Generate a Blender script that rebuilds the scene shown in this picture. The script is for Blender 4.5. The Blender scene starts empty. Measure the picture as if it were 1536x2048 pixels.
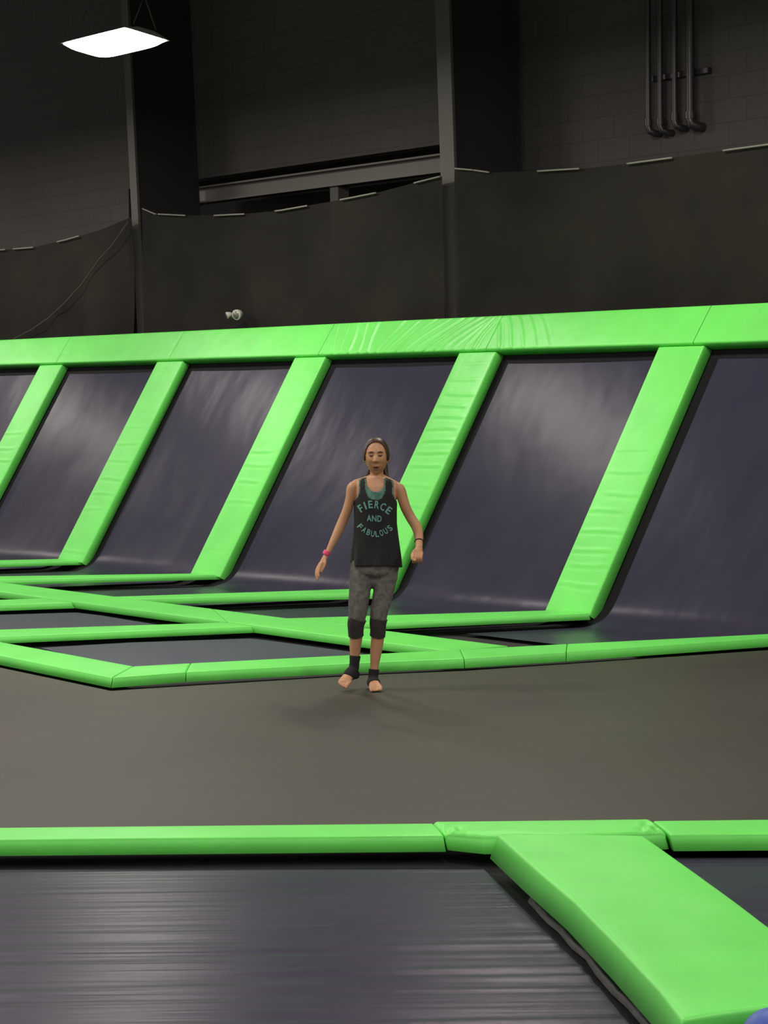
import bpy, bmesh, math, random
from mathutils import Vector, Matrix, noise
random.seed(7)
S = bpy.context.scene
COL = S.collection

# ------------------------------------------------------------------ camera
F = 4500.0                       # focal length in pixels of the 1536 x 2048 frame
HC = 1.8                         # eye height above the jumping surface
ROLL = math.atan(-.013)
PITCH = math.atan((1024-770)*math.cos(ROLL)/F)
fw = Vector((0, math.cos(PITCH), -math.sin(PITCH)))
D0 = Vector((0, -math.sin(PITCH), -math.cos(PITCH)))
R0 = Vector((1, 0, 0))
cr, sr = math.cos(ROLL), math.sin(ROLL)
CR = cr*R0 - sr*D0
CD = sr*R0 + cr*D0
CP = Vector((0, 0, HC))
cam = bpy.data.cameras.new('camera')
cam.sensor_fit = 'VERTICAL'; cam.sensor_height = 24.0; cam.lens = F/2048*24.0
cam.clip_end = 200
co = bpy.data.objects.new('camera', cam); COL.objects.link(co)
m = Matrix.Identity(4)
for i in range(3):
    m[i][0] = CR[i]; m[i][1] = -CD[i]; m[i][2] = -fw[i]; m[i][3] = CP[i]
co.matrix_world = m
S.camera = co

# ------------------------------------------------------------------ world, exposure, lamps
S.view_settings.view_transform = 'Standard'
S.view_settings.look = 'None'
S.view_settings.gamma = 1
S.view_settings.use_curve_mapping = False
S.view_settings.exposure = 0.12
w = bpy.data.worlds.new('world'); S.world = w; w.use_nodes = True
w.node_tree.nodes['Background'].inputs[0].default_value = (1.0, .93, .86, 1)
w.node_tree.nodes['Background'].inputs[1].default_value = 0.36

# wall frame: PB = foot of the right-hand wall strip, B along the wall, N away behind it, U up the slope, W out of it
PB = Vector((1.57, 16.95, 0))
B = Vector((.62145574, -.78344928, 0)); N = Vector((.78344928, .62145574, 0))
LEAN = math.radians(58.2)
U = N*math.cos(LEAN) + Vector((0, 0, math.sin(LEAN)))
W = Vector((-.66584782, -.52817069, .5269558))
LAMP_W = 95.0
LAMP_C = (1.0, .915, .83)
LAMP0 = Vector((-2.40, 20.7, 4.95))
STEP = 5.35
def lamp_light(p, power=LAMP_W):
    l = bpy.data.lights.new('lamp_light', 'AREA'); l.shape = 'RECTANGLE'
    l.size = 1.05; l.size_y = .34; l.energy = power; l.color = LAMP_C
    o = bpy.data.objects.new('lamp_light', l); COL.objects.link(o)
    mm = Matrix.Identity(4)
    for i in range(3):
        mm[i][0] = B[i]; mm[i][1] = N[i]; mm[i][2] = (0, 0, 1)[i]; mm[i][3] = p[i]
    o.matrix_world = mm
    return o
for r in range(4):
    for k in range(-3, 4):
        if r == 0 and k == 0: continue        # that one is built below with its fixture
        p = LAMP0 + B*(STEP*k) - N*(5.2*r)
        if (p-CP).length < 3: continue
        lamp_light(p, LAMP_W*(1.75 if (r, k) == (1, 1) else .85 if r and k > 1 else 1.0))

# ------------------------------------------------------------------ helpers
def ray(x, y): return fw*F + CR*(x-768) + CD*(y-1024)
def fl(x, y, z=0.0):                              # point at height z
    v = ray(x, y); return CP + v*((z-HC)/v.z)
def pln(x, y, off):                               # point on the upright plane parallel to the wall, off metres behind its foot
    v = ray(x, y); return CP + v*(((PB+N*off-CP).dot(N))/v.dot(N))
def tag(o, label=None, cat=None, group=None, kind=None):
    if label: o['label'] = label
    if cat: o['category'] = cat
    if group: o['group'] = group
    if kind: o['kind'] = kind
    return o
def mesh(name, verts, faces, mat, parent=None, smooth=True, matrix=None):
    me = bpy.data.meshes.new(name); me.from_pydata([tuple(v) for v in verts], [], faces)
    me.validate(); me.update()
    bm = bmesh.new(); bm.from_mesh(me); bmesh.ops.recalc_face_normals(bm, faces=bm.faces); bm.to_mesh(me); bm.free()
    if smooth:
        for p in me.polygons: p.use_smooth = True
    me.materials.append(mat)
    o = bpy.data.objects.new(name, me); COL.objects.link(o)
    if matrix is not None: o.matrix_world = matrix
    if parent is not None: o.parent = parent
    return o
def empty(name, loc, rz=0):
    o = bpy.data.objects.new(name, None); COL.objects.link(o); o.location = loc; o.rotation_euler = (0, 0, rz)
    o.empty_display_size = .1
    return o
def wedges(o, ang=40):
    md = o.modifiers.new('edge', 'EDGE_SPLIT'); md.split_angle = math.radians(ang)
def frame(P, X, Y, Z):
    mm = Matrix.Identity(4)
    for i in range(3): mm[i][0] = X[i]; mm[i][1] = Y[i]; mm[i][2] = Z[i]; mm[i][3] = P[i]
    return mm
WF = frame(PB, B, U, W)                            # sloping wall frame
NF = frame(PB, B, N, Vector((0, 0, 1)))            # level frame, x along the wall, y behind it
def box(name, mat, lo, hi, matrix=None, parent=None, bevel=0.0):
    x0, y0, z0 = lo; x1, y1, z1 = hi
    v = [(x0,y0,z0),(x1,y0,z0),(x1,y1,z0),(x0,y1,z0),(x0,y0,z1),(x1,y0,z1),(x1,y1,z1),(x0,y1,z1)]
    f = [(0,1,2,3),(4,5,6,7),(0,1,5,4),(1,2,6,5),(2,3,7,6),(3,0,4,7)]
    o = mesh(name, v, f, mat, parent, False, matrix)
    if bevel:
        b = o.modifiers.new('bevel', 'BEVEL'); b.width = bevel; b.segments = 3
    return o

def newmat(name):
    m = bpy.data.materials.new(name); m.use_nodes = True
    nt = m.node_tree; return m, nt, nt.nodes['Principled BSDF']
def tex(nt, kind, scale, stretch=(1,1,1), detail=3, rough=.5, coord='Object', dist=0.0):
    tc = nt.nodes.new('ShaderNodeTexCoord'); mp = nt.nodes.new('ShaderNodeMapping')
    mp.inputs['Scale'].default_value = stretch
    nt.links.new(tc.outputs[coord], mp.inputs[0])
    t = nt.nodes.new(kind); nt.links.new(mp.outputs[0], t.inputs['Vector'])
    t.inputs['Scale'].default_value = scale
    if 'Detail' in t.inputs: t.inputs['Detail'].default_value = detail
    if kind == 'ShaderNodeTexNoise': t.inputs['Roughness'].default_value = rough; t.inputs['Distortion'].default_value = dist
    return t
def bump(nt, bs, t, strength, distance, prev=None, out=0):
    b = nt.nodes.new('ShaderNodeBump'); b.inputs['Strength'].default_value = strength; b.inputs['Distance'].default_value = distance
    nt.links.new(t.outputs[out], b.inputs['Height'])
    if prev: nt.links.new(prev.outputs[0], b.inputs['Normal'])
    nt.links.new(b.outputs[0], bs.inputs['Normal']); return b
def ramp(nt, t, bs, stops, sock='Base Color', out=0):
    r = nt.nodes.new('ShaderNodeValToRGB')
    while len(r.color_ramp.elements) < len(stops): r.color_ramp.elements.new(.5)
    for e, (p, c) in zip(r.color_ramp.elements, stops):
        e.position = p; e.color = (*c, 1) if len(c) == 3 else c
    nt.links.new(t.outputs[out], r.inputs[0]); nt.links.new(r.outputs[0], bs.inputs[sock]); return r
def plain(name, c, rough=.5, metal=0, spec=.5):
    m, nt, bs = newmat(name); bs.inputs['Base Color'].default_value = (*c, 1)
    bs.inputs['Roughness'].default_value = rough; bs.inputs['Metallic'].default_value = metal
    bs.inputs['Specular IOR Level'].default_value = spec; return m

GREEN = (.165, .84, .125)
def vinyl(name, c, rough=.42, var=.06, bs_=.25):
    m, nt, bs = newmat(name)
    t = tex(nt, 'ShaderNodeTexNoise', 2.5, detail=4)
    ramp(nt, t, bs, [(.3, tuple(x*(1-var) for x in c)), (.7, tuple(min(1, x*(1+var)) for x in c))])
    bs.inputs['Roughness'].default_value = rough
    t2 = tex(nt, 'ShaderNodeTexNoise', 5, detail=3, rough=.5)
    bump(nt, bs, t2, bs_, .02)
    return m
M_green = vinyl('green_vinyl', GREEN)
def navy(name, c0, c1, rough, stretch, scale, bstr, bdist, spec=.5):
    m, nt, bs = newmat(name)
    t = tex(nt, 'ShaderNodeTexNoise', 1.2, detail=5, rough=.6)
    ramp(nt, t, bs, [(.3, c0), (.7, c1)])
    bs.inputs['Roughness'].default_value = rough
    bs.inputs['Specular IOR Level'].default_value = spec
    t2 = tex(nt, 'ShaderNodeTexNoise', scale, stretch, detail=3, rough=.5)
    bump(nt, bs, t2, bstr, bdist)
    return m
M_wallmat = navy('navy_wall_mat', (.033,.031,.056), (.042,.039,.066), .30, (1.5, .8, 1), .9, .20, .10, .07)
M_navy = navy('navy_floor_mat', (.050,.054,.086), (.062,.066,.098), .5, (1, 1, 1), 3, .2, .02, .3)
M_front = navy('navy_front_mat', (.040,.036,.064), (.050,.044,.075), .32, (.30, 7, 1), 1.6, .22, .03, .10)
M_black = plain('black_border', (.006, .006, .008), .8, 0, .2)
m, nt, bs = newmat('grey_mat'); M_grey = m
t = tex(nt, 'ShaderNodeTexNoise', .7, detail=6, rough=.6)
ramp(nt, t, bs, [(.3, (.044,.040,.033)), (.7, (.060,.054,.044))])
bs.inputs['Roughness'].default_value = .55; bs.inputs['Specular IOR Level'].default_value = .35
t2 = tex(nt, 'ShaderNodeTexNoise', 3.5, (1, 1.4, 1), detail=5); bump(nt, bs, t2, .25, .01)
m, nt, bs = newmat('block_wall'); M_block = m
tc = nt.nodes.new('ShaderNodeTexCoord'); mp = nt.nodes.new('ShaderNodeMapping'); mp.inputs['Rotation'].default_value = (math.radians(90), 0, 0)
nt.links.new(tc.outputs['Object'], mp.inputs[0])
bt = nt.nodes.new('ShaderNodeTexBrick'); nt.links.new(mp.outputs[0], bt.inputs[0])
bt.inputs['Scale'].default_value = 1; bt.inputs['Brick Width'].default_value = .4; bt.inputs['Row Height'].default_value = .2
bt.inputs['Mortar Size'].default_value = .006; bt.inputs['Mortar Smooth'].default_value = .3
bt.inputs['Color1'].default_value = (.076,.071,.063,1); bt.inputs['Color2'].default_value = (.070,.066,.059,1); bt.inputs['Mortar'].default_value = (.052,.049,.044,1)
nt.links.new(bt.outputs[0], bs.inputs['Base Color']); bs.inputs['Roughness'].default_value = .8
M_dark = plain('black_paint', (.03, .029, .028), .8, 0, .2)
M_steel = plain('grey_painted_steel', (.082, .077, .070), .6)
M_beam = plain('pale_grey_beam', (.17, .16, .145), .6)
M_floor = plain('dark_concrete', (.02, .02, .02), .9)

# ------------------------------------------------------------------ the setting
tag(box('floor', M_floor, (-24, -26, -.30), (14, 6, -.06), NF), kind='structure')
ZB = pln(880, 289, 2.6).z
BCL, BCR = -10.6, -3.95            # bay between the two columns: here the block wall stops above a dark opening
tag(box('wall_back', M_block, (BCL, 2.6, ZB), (BCR, 2.8, 8.0), NF), kind='structure')
tag(box('wall_left', M_block, (-24, 2.6, -.06), (BCL, 2.8, 8.0), NF), kind='structure')
tag(box('wall_right', M_block, (BCR, 2.6, -.06), (10, 2.8, 8.0), NF), kind='structure')
tag(box('wall_back_recess', M_dark, (BCL-.5, 3.3, -.06), (BCR+.5, 3.5, ZB+.3), NF), kind='structure')
tag(box('ceiling', M_dark, (-24, -26, 8.0), (10, 3.5, 8.2), NF), kind='structure')

# ------------------------------------------------------------------ pads
def densify(pts, n):
    L = [0]
    for a, b in zip(pts, pts[1:]): L.append(L[-1]+(b-a).length)
    out = []
    for i in range(n):
        s = L[-1]*i/(n-1); k = 0
        while k < len(L)-2 and L[k+1] < s: k += 1
        t = (s-L[k])/max(1e-9, L[k+1]-L[k]); out.append(pts[k].lerp(pts[k+1], t))
    return out
def pad(name, A, Bp, z0, z1, mat=None, n=40, r=.010, rend=None, disp=None, matrix=None, parent=None, ns=14, slope=None):
    """cushion between two edge polylines (2D), flat bottom at z0, rounded top at z1"""
    mat = mat or M_green
    ins = (.85 if matrix is None else .25)*(z1-z0) if slope is None else slope      # foam side on the Bp edge sloped inwards to catch more lamp light
    A = [Vector((p[0], p[1])) for p in A]; Bp = [Vector((p[0], p[1])) for p in Bp]
    rend = r if rend is None else rend
    A = densify(A, 200); Bp = densify(Bp, 200)
    L = sum((b-a).length for a, b in zip(A, A[1:])); Wd = (A[100]-Bp[100]).length
    def samples(length, rr, k):
        e = [0, .06, .2, .45, .75, 1.0]; a = [x*rr for x in e] if rr > 0 else [0]
        mid = [rr + (length-2*rr)*i/(k-1) for i in range(1, k-1)]
        return [x/length for x in a+mid+[length-x for x in reversed(a)]]
    ts = samples(L, rend, n); ss = samples(Wd, r, ns)
    V = []; 
    foot = []
    def P(t, s):
        i = min(198, int(t*199)); f = t*199-i
        return A[i].lerp(A[i+1], f).lerp(Bp[i].lerp(Bp[i+1], f), s)
    for t in ts:
        for s in ss:
            foot.append(P(t, s)); p = P(t, s*(1-ins/Wd)); d1 = min(s, 1-s)*Wd; d2 = min(t, 1-t)*L; h = z1
            if d1 < r: h -= r - math.sqrt(max(0, r*r-(r-d1)**2))
            if rend > 0 and d2 < rend: h -= rend - math.sqrt(max(0, rend*rend-(rend-d2)**2))
            h = max(h, z0+.002)
            puff = .002*min(1, d1/.08)
            h += puff
            if disp: h += disp(t*L, s*Wd, L, Wd)*min(1, d1/.02)*min(1, d2/.02 if rend > 0 else 1)
            V.append((p.x, p.y, h))
    a, b = len(ts), len(ss); Fc = []
    for i in range(a-1):
        for j in range(b-1): Fc.append((i*b+j, (i+1)*b+j, (i+1)*b+j+1, i*b+j+1))
    loop = [j for j in range(b)] + [i*b+b-1 for i in range(1, a)] + [(a-1)*b+j for j in range(b-2, -1, -1)] + [i*b for i in range(a-2, 0, -1)]
    base = len(V)
    for k in loop: V.append((foot[k].x, foot[k].y, z0))
    nL = len(loop)
    for k in range(nL): Fc.append((loop[k], loop[(k+1) % nL], base+(k+1) % nL, base+k))
    Fc.append(tuple(range(base, base+nL)))
    o = mesh(name, V, Fc, mat, parent, True, matrix)
    return o
def hash01(*a):
    return (math.sin(sum(x*k for x, k in zip(a, (12.9898, 78.233, 37.719))))*43758.5453) % 1
def folds(lst, depth=.007, wdt=.018):
    def f(t, s, L, Wd):
        h = 0
        for (c, a, e0, e1) in lst:
            c2 = c + .006*math.sin(s*9+c*7)
            env = max(0, min(1, (s/Wd-e0)*8))*max(0, min(1, (e1-s/Wd)*8))
            d = (t-c2)/wdt
            h += a*1.15*depth*env*(math.exp(-d*d) - .7*math.exp(-(d+1.6)**2))
        return h
    return f

# sloping wall: strips (t runs up the slope)
strip_txt = [
 ('broad right-hand green pad strip up the angled wall, nearest the camera', [(.25,.8,0,1),(.42,.6,.1,1),(.55,.9,0,.9),(.72,.8,0,1),(.9,.6,0,.8),(1.05,.5,.2,1),(1.25,.5,0,1),(1.45,.4,0,.9),(1.65,.35,.1,.8)]),
 ('heavily creased green pad strip on the angled wall, right behind the girl', [(.5,.4,0,.9),(.85,.5,0,1),(1.05,.6,0,.9),(1.25,1.3,.1,.9),(1.38,1.5,0,.95),(1.50,1.6,.1,1),(1.62,1.5,0,.9),(1.74,1.5,.1,.95),(1.85,1.4,0,.9),(1.97,1.2,.1,1),(2.12,.7,0,.9),(2.28,.6,.3,1)]),
 ('green wall pad strip ending beside the girl\'s hip on the left', [(.3,.3,0,1),(.8,.5,0,1),(1.02,.7,.1,.8),(1.2,.5,0,.9),(1.35,.7,0,.8),(1.9,.3,0,1)]),
 ('second green wall pad strip counted from the left picture edge', [(.12,.7,0,1),(.62,.5,0,.8),(.8,.5,0,.9),(.98,.7,.1,1),(1.2,.6,0,.9),(1.4,.7,0,.9),(1.6,.6,.1,.9),(1.8,.5,0,1),(2.3,.8,0,.8)]),
 ('leftmost green wall pad strip, cut off by the left picture edge', [(.9,.8,0,1),(1.15,.9,.1,.9),(1.3,.8,0,.8),(1.5,.5,0,.9)])]
PITCHW = 2.4755
for k, (lab, fo) in enumerate(strip_txt):
    b1 = -PITCHW*k; b0 = b1-.52
    o = pad('wall_pad', [(b0+.0, .02), (b0, 2.425)], [(b1, .02), (b1, 2.425)], -.045, .035, disp=folds(fo, .0052, .013), n=150, r=.012, ns=16, matrix=WF)
    tag(o, lab, 'pad', 'green pad strips up the angled wall')
# top pads
def fan(t, s, L, Wd):            # gathered pleats of the slack cover, drawn towards its upper right corner
    h = 0; v = s/Wd
    for i in range(17):
        c = .06 + i*.138
        sl = -.16+.12*c if c < .85 else .78*(2.44-c)*min(1, (c-.7)/1.2)
        x = c + sl*v**1.25 + .012*math.sin(5*v+i*1.7)
        d = (t-x)/(.013+.008*hash01(i)); a = .45+.9*hash01(i, 3)
        h += a*.0075*(math.exp(-d*d)-.6*math.exp(-(d-1.7)**2))
    return h
def fan2(t, s, L, Wd):
    h = 0; v = s/Wd
    for i in range(5):
        x = .02 + i*.13 + (.26+.03*i)*(1-v)**.8 - .10
        d = (t-x)/.018; h += (1-.16*i)*.007*(math.exp(-d*d)-.6*math.exp(-(d-1.7)**2))
    return h
top_txt = ['right end piece of the green pad along the top of the wall',
 'smooth bright green top pad between the creased strip and the right strip',
 'slack pleated pale green top pad above and right of the girl\'s head',
 'green top pad piece left of the pleated one',
 'shiny green top pad piece above the second wall strip from left',
 'leftmost green top pad piece above the angled wall']
sb = [2.6, -.13, -2.62, -5.07, -7.70, -10.03, -12.6]
for k, lab in enumerate(top_txt):
    b1, b0 = sb[k]-.004, sb[k+1]+.004
    dp = fan if k == 2 else fan2 if k == 1 else folds([(.5,.15,0,1),(1.6,.2,0,1)], .004, .05)
    A_ = [(b0, 2.43), (b1, 2.43)]; B_ = [(b0+.03, 2.79), (b1+.03, 2.79)]
    o = pad('top_pad', A_, B_, -.04, .06, disp=dp, n=190 if k in (1, 2) else 60, r=.018, rend=.004, ns=24, slope=0.0, matrix=WF)
    tag(o, lab, 'pad', 'green pads along the top of the angled wall')

# floor pads of the court behind the girl
ZT, ZL = .062, .012
def T(x, y): p = fl(x, y, ZT); return (p.x, p.y)
def Bt(x, y): p = fl(x, y, ZL); return (p.x, p.y)
def lerp2(p, q, t): return (p[0]+(q[0]-p[0])*t, p[1]+(q[1]-p[1])*t)
def inter(p, q, r_, s_):
    d1 = (q[0]-p[0], q[1]-p[1]); d2 = (s_[0]-r_[0], s_[1]-r_[1])
    den = d1[0]*d2[1]-d1[1]*d2[0]; t = ((r_[0]-p[0])*d2[1]-(r_[1]-p[1])*d2[0])/den
    return (p[0]+d1[0]*t, p[1]+d1[1]*t)
E_far = (T(45, 1170), T(1000, 1290)); E_near = (Bt(7, 1197), Bt(812, 1307))
F_far = (T(480, 1323.5), T(1072, 1293))
F_near = (Bt(220, 1376), Bt(734, 1344.6))
G_far = (T(8.5, 1287), T(237, 1329)); G_near = (Bt(0, 1330), Bt(220, 1376))
def shift(p, q, d):              # line moved sideways by d metres
    v = Vector((q[0]-p[0], q[1]-p[1])).normalized(); n_ = Vector((-v.y, v.x))*d
    return ((p[0]+n_.x, p[1]+n_.y), (q[0]+n_.x, q[1]+n_.y))
# long diagonal pad parallel to the wall, in two lengths
eL0 = lerp2(*E_far, -.35); nL0 = lerp2(*E_near, -.30)
corn = inter(*E_far, *F_far)
cN = inter(*E_near, *F_far)
eM = lerp2(*E_far, .47); nM = lerp2(*E_near, .62)
DIAG = 'green pads on the floor frame parallel to the wall'
tag(pad('floor_pad', [eL0, lerp2(eL0, eM, .998)], [nL0, lerp2(nL0, nM, .998)], ZL, ZT, rend=.005, n=60), 'green diagonal floor pad left of the girl\'s legs, between far courts', 'pad', DIAG)
tag(pad('floor_pad', [eM, lerp2(corn, eM, .03)], [nM, lerp2(cN, nM, .004)], ZL, ZT, rend=.005, n=60), 'green diagonal floor pad passing behind the girl\'s shins', 'pad', DIAG)
# front row nearest the girl
def row(name, xs_far, near, lab, **kw):
    o = pad(name, xs_far, near, ZL, ZT+.006, rend=kw.pop('rend', .008), **kw); tag(o, lab, 'pad', 'green pads edging the far side of the grey mat'); return o
gf = inter(*G_far, *F_far)
s1f, s1n = T(382, 1328.2), Bt(372, 1364.2)
s2f, s2n = T(921, 1300.8), Bt(930, 1336.3)
s3f, s3n = T(1135, 1289.6), Bt(1133, 1323)
def off(p, q, d): 
    v = Vector((q[0]-p[0], q[1]-p[1])); v = v.normalized()*d; return (p[0]+v.x, p[1]+v.y)
cornN = Bt(222, 1376)
row('floor_pad', [gf, off(s1f, gf, .004)], [cornN, off(s1n, cornN, .004)], 'short green corner pad at the left tip of the grey mat')
row('floor_pad', [s1f, off(s2f, s1f, .004)], [s1n, F_near[1], off(s2n, F_near[1], .004)], 'long green floor pad edging the grey mat, behind the girl\'s feet', n=80)
row('floor_pad', [s2f, off(s3f, s2f, .004)], [s2n, off(s3n, s2n, .004)], 'short green pad right of the girl\'s feet, edging the grey mat')
row('floor_pad', [s3f, T(1560, 1268.5)], [s3n, Bt(1560, 1292.2)], 'green floor pad at right picture edge beyond the grey mat', n=60)
row('floor_pad', [lerp2(*G_far, -.5), off(gf, G_far[0], .004)], [lerp2(*G_near, -.5), off(cornN, G_near[0], .006)], 'wide green floor pad descending from left edge to the grey mat tip', n=60)
# dividers between the lanes
DIV = 'green divider pads between far floor beds'
def divider(far, near, lab, left=False, endF=None):
    fa, fb = far; na, nb = near
    if not left:
        p = inter(fa, fb, *shift(*E_far, .004)); q = inter(na, nb, *shift(*E_far, .004))
        A_, B_ = [p, fb], [q, nb]
    else:
        p = inter(fa, fb, *shift(*E_near, -.004)); q = inter(na, nb, *shift(*E_near, -.004))
        A_, B_ = [fa, p], [na, q]
    tag(pad('divider_pad', A_, B_, ZL, ZT-.004, rend=.006, n=50), lab, 'pad', DIV)
divider((T(0, 1119.5), T(150, 1116.3)), (Bt(0, 1134.7), Bt(166, 1129.8)), 'farthest green divider pad at left edge, joining second wall strip')
divider((T(0, 1151.6), T(425, 1145.5)), (Bt(45, 1169.4), Bt(446, 1158.8)), 'green divider pad joining the wall strip ending beside the girl\'s hip')
divider((T(308, 1189.7), T(755, 1175.2)), (Bt(335.6, 1208.3), Bt(782, 1196.8)), 'green divider pad reaching the strip behind the girl\'s thighs')
divider((T(538, 1236.5), T(1150, 1218.0)), (Bt(771, 1258.7), Bt(1181, 1239.8)), 'green divider pad right of girl, joining the right-hand wall strip')
divider((T(-70, 1200.8), T(0, 1198.5)), (Bt(-70, 1224.6), Bt(118, 1217.8)), 'short green divider pad at left edge above the small far bed', True)
# left pad between the two small courts ends against the pad G
pa, pb = T(-70, 1260.2), inter(T(0, 1258), T(379, 1246), *shift(*E_near, -.004))
qa, qb = inter(Bt(8.5, 1287), Bt(485, 1266.7), *shift(*G_far, .006)), inter(Bt(8.5, 1287), Bt(485, 1266.7), *shift(*E_near, -.004))
qa0 = inter(T(-70, 1260.2), T(0, 1258), *shift(*G_far, .006))
tag(pad('divider_pad', [qa0, pb], [qa, qb], ZL, ZT-.004, rend=.006, n=50), 'long green divider pad at left between two small navy beds', 'pad', DIV)

# ------------------------------------------------------------------ beds
Avec = Vector(Bt(771, 1258.7)) - Vector(Bt(1183, 1238)); Avec = Vector((Avec.x, Avec.y, 0)).normalized()
AS = Avec/abs(Avec.dot(N))                     # per metre in front of the wall foot
Rf = .34
def lane_path(n=64, depth=2.0, top=2.37):
    """(kind, s): points of the mat section: distance in front of foot, arc, then up the slope, 5 cm under the pads"""
    out = []
    th = LEAN
    tl = Rf*math.tan(th/2)
    s = -depth
    k = 10
    for i in range(k): out.append((-depth+(depth-tl)*i/k, 0))
    for i in range(13):
        a = th*i/12
        out.append((-tl+Rf*math.sin(a), Rf*(1-math.cos(a))))
    for i in range(1, 31):
        u = tl + (top-tl)*i/30
        out.append((u*math.cos(th), u*math.sin(th)))
    return out
def lane_sheet(name, b0, b1, depth, top, mat, parent, lift, sag=0, blim=None):
    pts = lane_path(depth=depth, top=top); nb = 24; V = []; Fc = []
    for (h, z) in pts:
        for j in range(nb+1):
            b = b0+(b1-b0)*j/nb
            P = PB + B*b
            if h < 0: P = P + AS*(-h)
            else: P = P + N*h
            n_ = (W if z > .3 else Vector((0,0,1)).lerp(W, min(1, z/.3)).normalized())
            e = math.sin(math.pi*j/nb)*sag*min(1, max(0, z)/.4)
            P = P + n_*(lift - e) + Vector((0, 0, z))
            if h < 0: P.z = z + lift
            V.append(P)
    for i in range(len(pts)-1):
        for j in range(nb): Fc.append((i*(nb+1)+j, i*(nb+1)+j+1, (i+1)*(nb+1)+j+1, (i+1)*(nb+1)+j))
    # expressed in the wall frame so that the weave runs up the slope
    inv = WF.inverted(); V = [inv @ Vector(v) for v in V]
    o = mesh(name, V, Fc, mat, None, True, WF)
    if parent is not None:
        o.parent = parent; o.matrix_parent_inverse = parent.matrix_world.inverted()
    return o
lane_txt = ['wide navy wall trampoline at the right edge beyond the right-hand strip',
 'navy wall trampoline with white glare right of the girl',
 'navy wall trampoline directly behind the girl\'s head and left arm side',
 'navy wall trampoline with pale glare, between third and second strips left of girl',
 'narrow-looking navy wall trampoline between the two leftmost strips',
 'sliver of navy wall trampoline at the left picture edge']
depths = [1.05, 2.2, 2.5, 2.6, 2.6, 1.5]
for k, lab in enumerate(lane_txt):
    b0 = -PITCHW*k; b1 = b0 + PITCHW-.52
    root = empty('wall_trampoline', PB+B*((b0+b1)/2)); bpy.context.view_layer.update()
    tag(root, lab, 'trampoline', 'navy trampolines curving up the angled wall')
    lane_sheet('mat', b0+.12, b1-.03, depths[k], 2.34, M_wallmat, root, -.035, .012)
    lane_sheet('spring_border', b0-.12, b1+.12, depths[k], 2.5, M_black, root, -.056)

def flat(name, pts, z, mat, parent=None, n=1):
    V = [(p[0], p[1], z) for p in pts] + [(p[0], p[1], z-.008) for p in pts]; k = len(pts)
    Fc = [tuple(range(k)), tuple(range(2*k-1, k-1, -1))] + [(i, (i+1) % k, (i+1) % k+k, i+k) for i in range(k)]
    o = mesh(name, V, Fc, mat, None, False)
    if parent is not None: o.parent = parent; o.matrix_parent_inverse = parent.matrix_world.inverted()
    return o
def Z(x, y, z=-.012): p = fl(x, y, z); return (p.x, p.y)
def bed(name, matpts, borderpts, lab, mat, zm=-.012, zb=-.024):
    c = sum((Vector(p) for p in matpts), Vector((0, 0)))/len(matpts)
    root = empty(name, (c.x, c.y, zm)); bpy.context.view_layer.update()
    tag(root, lab, 'trampoline')
    flat('mat', matpts, zm, mat, root); flat('spring_border', borderpts, zb, M_black, root)
    return root
bed('trampoline_bed', [Z(-80,1233), Z(0,1229.5), Z(152,1225), Z(203,1231), Z(260,1240.5), Z(330,1252), Z(0,1268), Z(-80,1270)],
    [Z(-90,1212), Z(200,1206), Z(400,1244), Z(392,1256), Z(0,1274), Z(-90,1276)], 'small navy trampoline bed at left, upper one of the two', M_navy)
bed('trampoline_bed', [Z(82,1295.5), Z(260,1285), Z(500,1277), Z(544,1282), Z(697,1303), Z(745,1311), Z(480,1335), Z(270,1345)],
    [Z(-2,1288), Z(10,1282), Z(500,1258), Z(835,1302), Z(810,1318), Z(500,1334), Z(260,1346)], 'navy trampoline bed between grey mat and diagonal pad, left of girl', M_navy)

# big grey jumping surface
gp = [Z(-260,1282,0), cornN, F_near[1], s2n, s3n, Bt(1760,1280)]
gp[0] = lerp2(*G_near, -1.6)
c1 = (4.2, 8.98-.3); c0 = (-5.5, 9.19+.05)
gpts = [lerp2(gp[0], (gp[0][0]+.2, gp[0][1]), 0)] + [(gp[i][0], gp[i][1]) for i in range(1, 6)]
ginner = [(x, y-.035) for (x, y) in gpts]
fy = lambda x: 9.075 - x*.063
root = empty('jumping_mat', (0, 11, 0)); bpy.context.view_layer.update()
tag(root, 'wide dark grey jumping mat under the girl\'s feet', 'trampoline')
flat('mat', ginner + [(4.4, fy(4.4)-.12), (-5.6, fy(-5.6)-.12)], .0, M_grey, root)
flat('spring_border', [(x, y+.12) for (x, y) in gpts] + [(4.5, fy(4.4)-.2), (-5.7, fy(-5.6)-.2)], -.014, M_black, root)

# ------------------------------------------------------------------ front edge: pads and beds nearest the camera
ZF = .055
def T2(x, y, z=ZF): p = fl(x, y, z); return (p.x, p.y)
FR = 'green pads along the near edge of the grey mat'
o = pad('floor_pad', [T2(-90, 1656), T2(866, 1646.5)], [T2(-90, 1713, .0), T2(892, 1703.5, .0)], .0, ZF, n=90, r=.009)
tag(o, 'long green pad across the lower left, near edge of the grey mat', 'pad', FR)
def crumple(t, s, L, Wd):
    v = s/Wd; a = max(0, 1-t/.14)+max(0, 1-(L-t)/.12)
    return a*v*.017*math.sin(t*95+v*4)*math.cos(v*7+t*20) + .004*noise.noise(Vector((t*6, s*9, 0)))*v - .004*a*v
o = pad('floor_pad', [T2(865, 1642.5, .066), T2(1301, 1637.5, .066)], [T2(895, 1702, .0), T2(968, 1710, .0), T2(1180, 1708, .0), T2(1338, 1700, .0)], .003, .066, n=120, disp=crumple, r=.02, ns=30)
tag(o, 'overlapping green pad piece with crumpled ends at head of the diagonal pad', 'pad', FR)
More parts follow.
